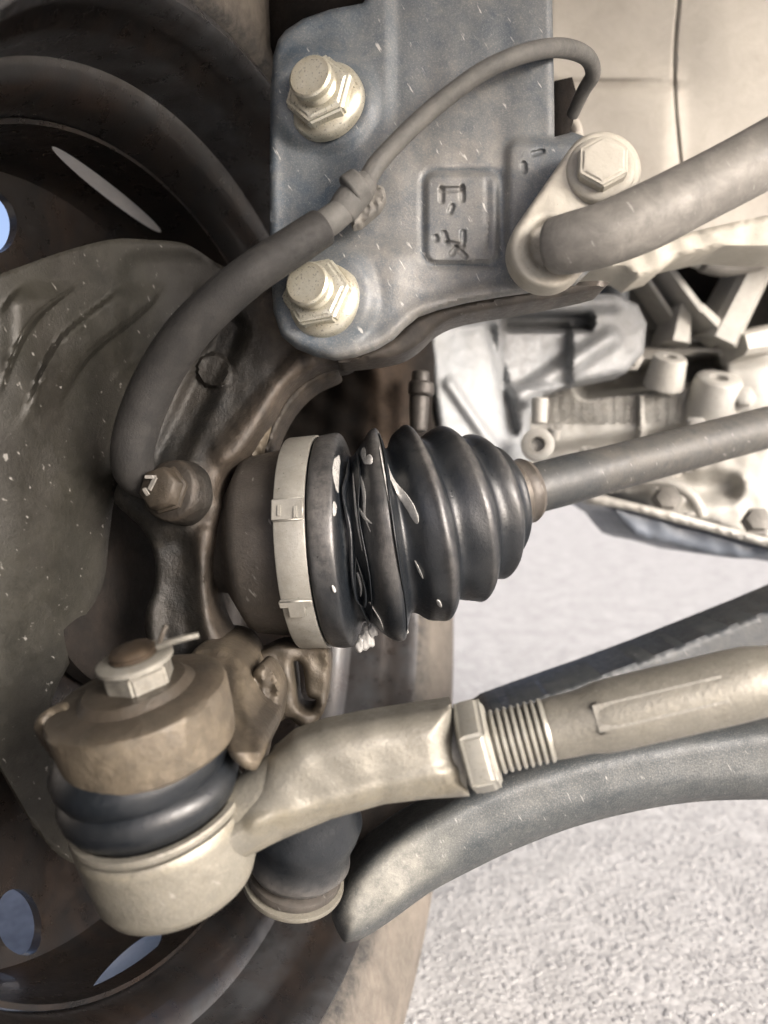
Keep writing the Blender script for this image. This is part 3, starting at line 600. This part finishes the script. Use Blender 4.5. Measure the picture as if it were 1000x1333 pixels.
# hanging lumps of grease at the bottom of the tear
for (px, py, d, rp) in ((478, 830, .352, 13), (470, 838, .352, 9), (528, 820, .352, 5), (486, 820, .350, 8)):
    c = P(px, py, d); bm = bmesh.new(); bmesh.ops.create_icosphere(bm, subdivisions=3, radius=1)
    v = [c + V(x.co.x * rp * .75, x.co.z * rp * 1.25, x.co.y * rp * .6) * (d / FPX) * (1 + .16 * math.sin(4 * x.co.x + 3 * x.co.z) + .1 * math.sin(9 * x.co.y + 7 * x.co.z)) for x in bm.verts]
    f = [[q.index for q in fc.verts] for fc in bm.faces]; bm.free(); link('grease_lump', v, f, M['grease'], boot, None, 180)
# small clamp and shaft
ST, SP_ = R_(-23), R_(13.5)
SA = V(math.cos(ST) * math.cos(SP_), math.sin(SP_), -math.sin(ST) * math.cos(SP_)); s0 = P(676, 641, .383); ks = .384 / FPX
build('small_clamp', lathe(s0, SA, [(-.0058, 34 * ks), (-.0056, 44 * ks), (-.003, 45.5 * ks), (-.0018, 42.5 * ks), (.002, 41.5 * ks), (.0032, 43 * ks), (.0054, 40 * ks), (.0058, 33 * ks)], 64, wear_light=[.2, .8, .6, .3, .3, .6, .5, 0]), M['joint'], ds)
s1 = P(1000, 556, .455); sdv = (s1 - s0).normalized()
build('shaft', lathe(s0, sdv, [(-.01, 29 * ks), (.004, 31 * ks), (.012, 33 * ks), (.03, 33.5 * ks), (.05, 32 * ks), (.30, 32 * ks)], 64, wear_light=[0, .3, .2, .1, .5, .6]), M['shaft'], ds)

# tie rod -------------------------------------------------------------------
tr = thing('tie_rod', 'pale forged tie rod with lock nut and threads below the torn boot', 'tie rod', P(200, 1130, .28))
HC = P(208, 1058, .279); hk = .279 / FPX
hp = [(-.0285, .006), (-.0285, 88 * hk), (-.0265, 101 * hk), (-.0225, 108 * hk), (-.012, 111 * hk), (-.004, 113.5 * hk), (-.0015, 114 * hk), (0, 111 * hk), (.0, 60 * hk)]
build('rod_end_housing', lathe(HC, BA, hp, 88, wear_light=[.1, .2, .4, .35, .3, .4, .7, .3, .1], wob=.004), M['rodcast'], tr)
build('clip_ring', lathe(HC + BA * .0012, BA, [(0, 104 * hk), (0, 112 * hk), (.0012, 114 * hk), (.0026, 112 * hk), (.0028, 104 * hk)], 88, wear_light=[.2] * 5, closed=True), M['rodcast'], tr)
build('joint_boot', lathe(HC + BA * .002, BA, [(.0, 92 * hk), (.0016, 97 * hk), (.004, 107 * hk), (.008, 115 * hk), (.0115, 116 * hk), (.0140, 111 * hk), (.0152, 106 * hk), (.0165, 109 * hk), (.0200, 114 * hk), (.0235, 113 * hk), (.028, 100 * hk), (.034, 66 * hk)], 88, wear_light=[.15, .1, .0, .0, .05, .05, 0, 0, 0], wob=.01), M['rubber'], tr)
stem = tube([(230, 1108, .280), (280, 1085, .279), (330, 1056, .278), (385, 1020, .278), (440, 1000, .281), (520, 985, .2825), (600, 976, .283)], [38, 44, 48, 50, 50, 50, 52], 44, 10, flat=.85, cap=False)
v, f, w = stem; n = len(v) // 44; w = [0.] * len(v)
f.append([(n - 1) * 44 + i for i in range(44)]); f.append(list(range(44))[::-1])
w = [(.55 * float(ss(.1, .75, (-(Vector(p) - P(400, 1010, .278)).dot(UP) + .012) / .03))) for p in v]  # paler towards the underside: bounce light painted into the colour
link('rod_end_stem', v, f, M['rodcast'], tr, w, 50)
so2 = [(588, 917), (612, 1037), (560, 1040), (500, 1047), (430, 1067), (370, 1092), (318, 1117), (285, 1140), (235, 1150), (225, 1110), (262, 1080), (300, 1056), (328, 1020), (350, 985), (380, 960), (420, 946), (470, 936), (530, 926)]
def std(X, Y):
    return .2645 + .00001 * (X - 300) - .0016 * ss(16, 0, sdseg(X, Y, 330, 1072, 606, 1000)) + .0004 * lump(X, Y, 40)
build('stem_flank', plate(so2, std, .012, 4, 46, .013, wear_light=lambda X, Y, d: .75 * ss(26, 4, sdseg(X, Y, 330, 1078, 606, 1016)) + .15), M['rodcast'], tr)  # pale stripe paints the lit lower face of the stem
TA = (P(1000, 884, .268) - P(602, 977, .279)).normalized(); T0 = P(602, 976, .279); tk = .279 / FPX
v, f, w = lathe(T0, TA, [(-.0002, 52 * tk), (.0004, 60 * tk), (.0018, 63 * tk), (.0088, 63 * tk), (.0104, 58 * tk), (.0108, 40 * tk)], 6, phase=.42)
h = link('lock_nut', v, f, M['nutsteel'], tr, w, 30)
bm = bmesh.new(); bm.from_mesh(h.data); bmesh.ops.bevel(bm, geom=[e for e in bm.edges if e.calc_length() > .003], offset=.0011, segments=3, affect='EDGES'); bm.to_mesh(h.data); bm.free(); h.data.set_sharp_from_angle(angle=R_(30))
pr = [(.008, 38 * tk)]; wv = [.1]
for j in range(8):
    t = .0112 + j * .00235; pr += [(t, 36 * tk), (t + .0008, 41 * tk), (t + .0014, 41 * tk)]; wv += [1, 0, 0]
pr += [(.0305, 37 * tk)]; wv += [.8]
build('thread', lathe(T0, TA, pr, 64, wear_light=wv), M['nutsteel'], tr)
pr = [(.030, 34 * tk), (.0302, 39 * tk), (.033, 40 * tk), (.042, 41 * tk), (.047, 45 * tk), (.052, 46 * tk), (.09, 46 * tk), (.098, 45 * tk), (.104, 40 * tk), (.112, 36 * tk), (.20, 34 * tk)]
rv, rf, rw = lathe(T0, TA, pr, 72, wear_light=[.2] * 11)
build('rod', (rv, rf, rw), M['rodcast'], tr)
_, _, _ = TA, 0, 0
up2 = (UP - TA * UP.dot(TA)).normalized(); fr2 = TA.cross(up2).normalized()
if fr2.dot(FW) > 0: fr2 = -fr2
fl = (fr2 * .97 + up2 * .25).normalized(); fu = TA.cross(fl).normalized()
v, f, w = boxm(T0 + TA * .0655 + fl * (46 * tk - .0017), TA, fu, fl, .0215, 20 * tk, .0012)
o = link('wrench_flat', v, f, M['rodcast'], tr, [0] * 8, 30)
bm = bmesh.new(); bm.from_mesh(o.data); bmesh.ops.bevel(bm, geom=bm.edges[:], offset=.0009, segments=3, affect='EDGES'); bm.to_mesh(o.data); bm.free()
# castle nut on the stud
NC = BC + BA * .0340; NC = P(184, 888, .2640)
nutv = lathe(NC, BA, [(-.004, .0106), (-.003, .0113), (.0060, .0113), (.0070, .0102), (.0072, .006)], 6, phase=.1)
nt_ = link('castle_nut', nutv[0], nutv[1], M['nutsteel'], tr, [.75] * len(nutv[0]), 30)
bm = bmesh.new(); bm.from_mesh(nt_.data); bmesh.ops.bevel(bm, geom=[e for e in bm.edges if e.calc_length() > .003], offset=.0008, segments=2, affect='EDGES'); bm.to_mesh(nt_.data); bm.free(); nt_.data.set_sharp_from_angle(angle=R_(30))
build('nut_washer', lathe(NC + BA * .0072, BA, [(0, .006), (0, .0122), (.0014, .0122), (.0019, .0114), (.0019, .006)], 48, wear_light=[.4] * 5, closed=True), M['nutsteel'], tr)
build('stud', lathe(NC + BA * .0072, BA, [(0, .0072), (.0010, .0076), (.0016, .0070), (.0024, .0076), (.0030, .0070), (.0040, .0075), (.0050, .0066), (.0052, .003)], 32, wear_light=[.3] * 4), M['brown'], tr)
build('cotter_pin', tube([(205, 842, .254), (222, 836, .253), (240, 831, .253), (258, 827, .254)], [4.5, 4.5, 4.5, 4], 14), M['rodcast'], tr)
build('pin_eye', tube([(216, 815, .254), (212, 824, .253), (208, 836, .253)], [3.5, 3.5, 3.5], 12), M['boss'], tr)

# lower control arm -----------------------------------------------------------
la = thing('lower_control_arm', 'blue grey lower control arm curving under the tie rod over the asphalt', 'control arm', P(640, 1080, .36))
ao = [(446, 1224), (432, 1192), (440, 1160), (470, 1118), (520, 1078), (580, 1042), (640, 1012), (720, 985), (820, 962), (920, 945), (1010, 934), (1120, 925), (1240, 920), (1240, 1050), (1100, 1040), (1000, 1041), (920, 1043), (850, 1052), (760, 1073), (680, 1102), (620, 1130), (560, 1162), (510, 1198), (476, 1220), (460, 1226)]
def ard(X, Y): return .338 + .03 * ss(450, 1000, X) + .0004 * lump(X, Y, 50, 3)
build('arm', plate(ao, ard, .026, 5, 34, .016, smooth=5, wear_light=lambda X, Y, d: 1.0 * ss(620, 500, X) * ss(6, 26, d) + .15 * ss(30, 60, d)), M['arm'], la)
LA_ = V(.18, .92, -.36).normalized(); lc = P(385, 1130, .338); lk = .338 / FPX
build('ball_boot', lathe(lc, LA_, [(.0, 44 * lk), (.003, 60 * lk), (.0075, 68 * lk), (.012, 66 * lk), (.017, 67 * lk), (.022, 71 * lk), (.028, 73 * lk), (.036, 62 * lk), (.042, 60 * lk)], 72, wear_light=[.2, .3, .8, .2, .0, .0, 0, 0, 0], wob=.008), M['rubber'], la)
build('ball_ring', lathe(lc - LA_ * .0040, LA_, [(-.002, 30 * lk), (-.001, 58 * lk), (.001, 62 * lk), (.003, 60 * lk), (.0042, 50 * lk), (.0042, 30 * lk)], 72, wear_light=[.2] * 6), M['joint'], la)
build('ball_seat', lathe(lc - LA_ * .008, LA_, [(.0, 30 * lk), (.0, 64 * lk), (.0012, 67 * lk), (.003, 66 * lk), (.0035, 40 * lk)], 72, wear_light=[.3] * 5), M['rodcast'], la)
build('arm_web', plate([(330, 1120), (345, 1080), (420, 1040), (560, 1015), (600, 1030), (540, 1075), (480, 1120), (440, 1170), (380, 1160)], lambda X, Y: .372 + 0 * X, .02, 6, 10, smooth=4), M['dark'], la)

# subframe beam behind the tie rod ---------------------------------------------
sf = build('subframe_beam', plate([(600, 960), (640, 930), (700, 908), (780, 880), (860, 850), (940, 818), (1010, 790), (1200, 710), (1200, 1000), (900, 1000), (620, 1010)], lambda X, Y: .43 + .02 * ss(600, 1000, X) + .0003 * lump(X, Y, 60), .05, 6, 4, smooth=0), M['shaft']); tag(sf, 'dark blue subframe beam rising to the right behind the tie rod', 'subframe')

# gearbox mount --------------------------------------------------------------------
gmn = thing('gearbox_mount', 'blue grey cast mount with ribs between the bracket and the shaft', 'engine mount', P(660, 490, .50))
mo = [(566, 404), (600, 400), (660, 388), (740, 381), (800, 383), (830, 396), (842, 420), (838, 460), (815, 485), (780, 492), (740, 500), (708, 512), (690, 545), (690, 600), (700, 650), (600, 660), (578, 600), (566, 520), (558, 440)]
def mod(X, Y):
    D = .50 + .00015 * (X - 560)
    D = D - .008 * ss(10, -10, sdseg(X, Y, 570, 410, 800, 392) - 10) - .008 * ss(10, -8, sdseg(X, Y, 680, 515, 795, 440) - 10)
    D = D + .024 * ss(6, -4, sdbox(X, Y, 655, 410, 770, 428, 5)) + .012 * ss(8, -4, sdbox(X, Y, 655, 425, 740, 500, 5))
    D = D - .006 * ss(40, -20, X - 640) + .010 * ss(8, -3, sdseg(X, Y, 640, 430, 668, 560) - 3) - .004 * ss(8, -3, sdseg(X, Y, 585, 500, 655, 600) - 4)
    return D + .0003 * lump(X, Y, 40, 7)
build('mount_casting', plate(mo, mod, .03, 4, 9, smooth=0, wear_light=lambda X, Y, d: .95 * ss(-6, 14, (X - 640) - (Y - 430) * .22) * (.85 + .15 * lump(X, Y, 20, 4))), M['mount'], gmn)  # left strip left pale, rest greyed: ground light painted into the colour
build('mount_bolt', lathe(P(700, 580, .50), V(-.2, .1, -.95), [(0, .010), (.004, .010), (.005, .0085), (.005, .0045), (-.002, .004), (-.002, .001)], 32, wear_light=[0, 0, 0, .8, 1, 1]), M['alu'], gmn)
build('stand_off', tube([(703, 520, .505), (702, 550, .505)], [11, 10]), M['alu'], gmn)

# gearbox --------------------------------------------------------------------------
gb = thing('gearbox', 'dusty aluminium gearbox casting with ribs above the drive shaft', 'gearbox', P(860, 500, .62))
go = [(640, 230), (1250, 200), (1250, 720), (930, 700), (840, 668), (760, 645), (690, 640), (660, 560)]  # hidden upper part raised behind the panel to block light from behind
def god(X, Y):
    D = .62 - .00006 * (X - 700)
    D = D + .07 * ss(14, -10, sdbox(X, Y, 740, 326, 1010, 440, 14)) + .07 * ss(8, -6, sdseg(X, Y, 765, 500, 925, 480) - 14)
    D = D - .012 * ss(16, -6, sdseg(X, Y, 690, 550, 1000, 505) - 32) - .006 * ss(6, 0, np.abs(X - 835)) * ss(500, 520, Y)
    dots = np.cos(X * .9) * np.cos(Y * .9)
    return D - .0022 * ss(.1, .7, dots) * ss(10, -6, sdbox(X, Y, 700, 505, 960, 552, 10)) + .0012 * lump(X, Y, 45, 5)
build('casing', plate(go, god, .12, 5, 8, fine=[(700, 503, 962, 552, 2.0)]), M['alu'], gb)
def beam(name, p0, p1, w0, w1, h, m, par):
    a, b = P(*p0), P(*p1); d = (b - a).normalized(); n = (FW - d * FW.dot(d)).normalized(); e = d.cross(n)
    r0, r1 = w0 * p0[2] / FPX / 2, w1 * p1[2] / FPX / 2; v = []
    for c, r in ((a, r0), (b, r1)):
        for x, y in ((-1, 1), (-.72, -.25), (-.45, -.5), (.45, -.5), (.72, -.25), (1, 1)): v.append(c + e * r * x + n * h * y)
    f = [[k, (k + 1) % 6, 6 + (k + 1) % 6, 6 + k] for k in range(6)] + [[5, 4, 3, 2, 1, 0], [6, 7, 8, 9, 10, 11]]
    return link(name, v, f, m, par, None, 25)
for p0, p1, w0, w1, h in (((822, 340, .60), (872, 416, .605), 14, 12, .016), ((855, 338, .588), (908, 408, .59), 17, 17, .02), ((905, 402, .59), (945, 440, .592), 18, 26, .02), ((1000, 318, .585), (936, 445, .592), 50, 58, .022), ((888, 400, .60), (880, 448, .60), 30, 44, .02), ((758, 342, .60), (760, 400, .61), 12, 12, .02), ((1010, 440, .60), (960, 450, .59), 50, 40, .02)):
    beam('casting_rib', p0, p1, w0, w1, h, M['alu'], gb)
for (px, py, d, r0, r1, L_) in ((872, 468, .585, 22, 26, .02), (936, 495, .585, 30, 36, .03), (722, 560, .595, 9, 9, .006), (765, 588, .595, 10, 10, .006)):
    build('casting_boss', lathe(P(px, py, d), V(.05, .75, -.45), [(-L_, r1 * d / FPX), (0, r0 * d / FPX), (.002, r0 * .9 * d / FPX), (.0022, r0 * .4 * d / FPX), (-.004, r0 * .38 * d / FPX), (-.004, 0)], 36), M['alu'], gb)
build('dark_cover', plate([(862, 340), (985, 330), (962, 395), (940, 425), (905, 400), (870, 365)], lambda X, Y: .625 + 0 * X, .02, 6, 8), M['dark'], gb)
build('hose_stub', tube([(782, 335, .57), (796, 365, .57), (800, 400, .565)], [20, 20, 19]), M['shaft'], gb)
build('plug', tube([(900, 334, .565), (912, 338, .565)], [12, 12]), M['alu'], gb)
build('plug_body', tube([(916, 338, .566), (945, 342, .57), (985, 335, .575)], [16, 18, 18]), M['bar'], gb)
for px, py in ((820, 468), (966, 520), (905, 560)): build('casing_bolt', lathe(P(px, py, .585), V(-.2, .1, -.95), [(0, .0095), (.004, .0095), (.0045, .0075), (.009, .0072), (.0098, .006), (.0098, .0)], 6), M['alu'], gb)
# cross member just under the stabiliser bar
cm = build('cross_member', plate([(752, 345), (800, 322), (880, 306), (960, 288), (1250, 230), (1250, 320), (1000, 326), (940, 322), (880, 335), (860, 352), (830, 362), (815, 352)], lambda X, Y: .44 + .001 * lump(X, Y, 30), .03, 5, 8, smooth=0, wear_light=lambda X, Y, d: 0 * X), M['eye']); tag(cm, 'cream cross member strip right below the grey stabiliser bar', 'cross member')

# oil pan ---------------------------------------------------------------------------
op = thing('oil_pan', 'blue grey oil pan with a bolted flange under the drive shaft', 'oil pan', P(900, 690, .55))
build('pan_flange', plate([(740, 637), (775, 642), (830, 655), (880, 667), (940, 684), (988, 697), (1250, 765), (1250, 780), (1010, 714), (979, 706), (900, 685), (820, 664), (770, 655)], lambda X, Y: .548 + 0 * X, .02, 5, 4, smooth=0), M['alu'], op)
build('pan_basin', plate([(775, 652), (820, 662), (900, 683), (979, 704), (1250, 775), (1250, 800), (1100, 745), (1000, 728), (958, 727), (910, 720), (868, 708), (840, 703), (824, 697), (812, 684), (800, 668)], lambda X, Y: .556 + .0001 * (Y - 660) + .002 * lump(X, Y, 30), .08, 5, 10, smooth=0), M['pan'], op)
build('pan_web', plate([(790, 640), (850, 620), (890, 612), (940, 590), (1000, 580), (1250, 560), (1250, 765), (960, 695), (860, 664)], lambda X, Y: .575 + .015 * ss(12, -12, sdbox(X, Y, 880, 620, 960, 650, 14)) + .012 * ss(10, -10, sdbox(X, Y, 800, 648, 900, 662, 6)) + .001 * lump(X, Y, 26, 2), .05, 5, 8), M['alu'], op)
build('web_rib', tube([(830, 625, .565), (870, 628, .562), (900, 645, .56), (915, 672, .56)], [7, 8, 8, 7], 18), M['alu'], op)
for px, py in ((868, 652), (985, 680)):
    pb = build('pan_bolt', lathe(P(px, py, .556), V(-.2, .3, -.9), [(0, .0105), (.003, .0105), (.0035, .008), (.0075, .0075), (.008, .006), (.008, 0)], 6), M['bar'], op)
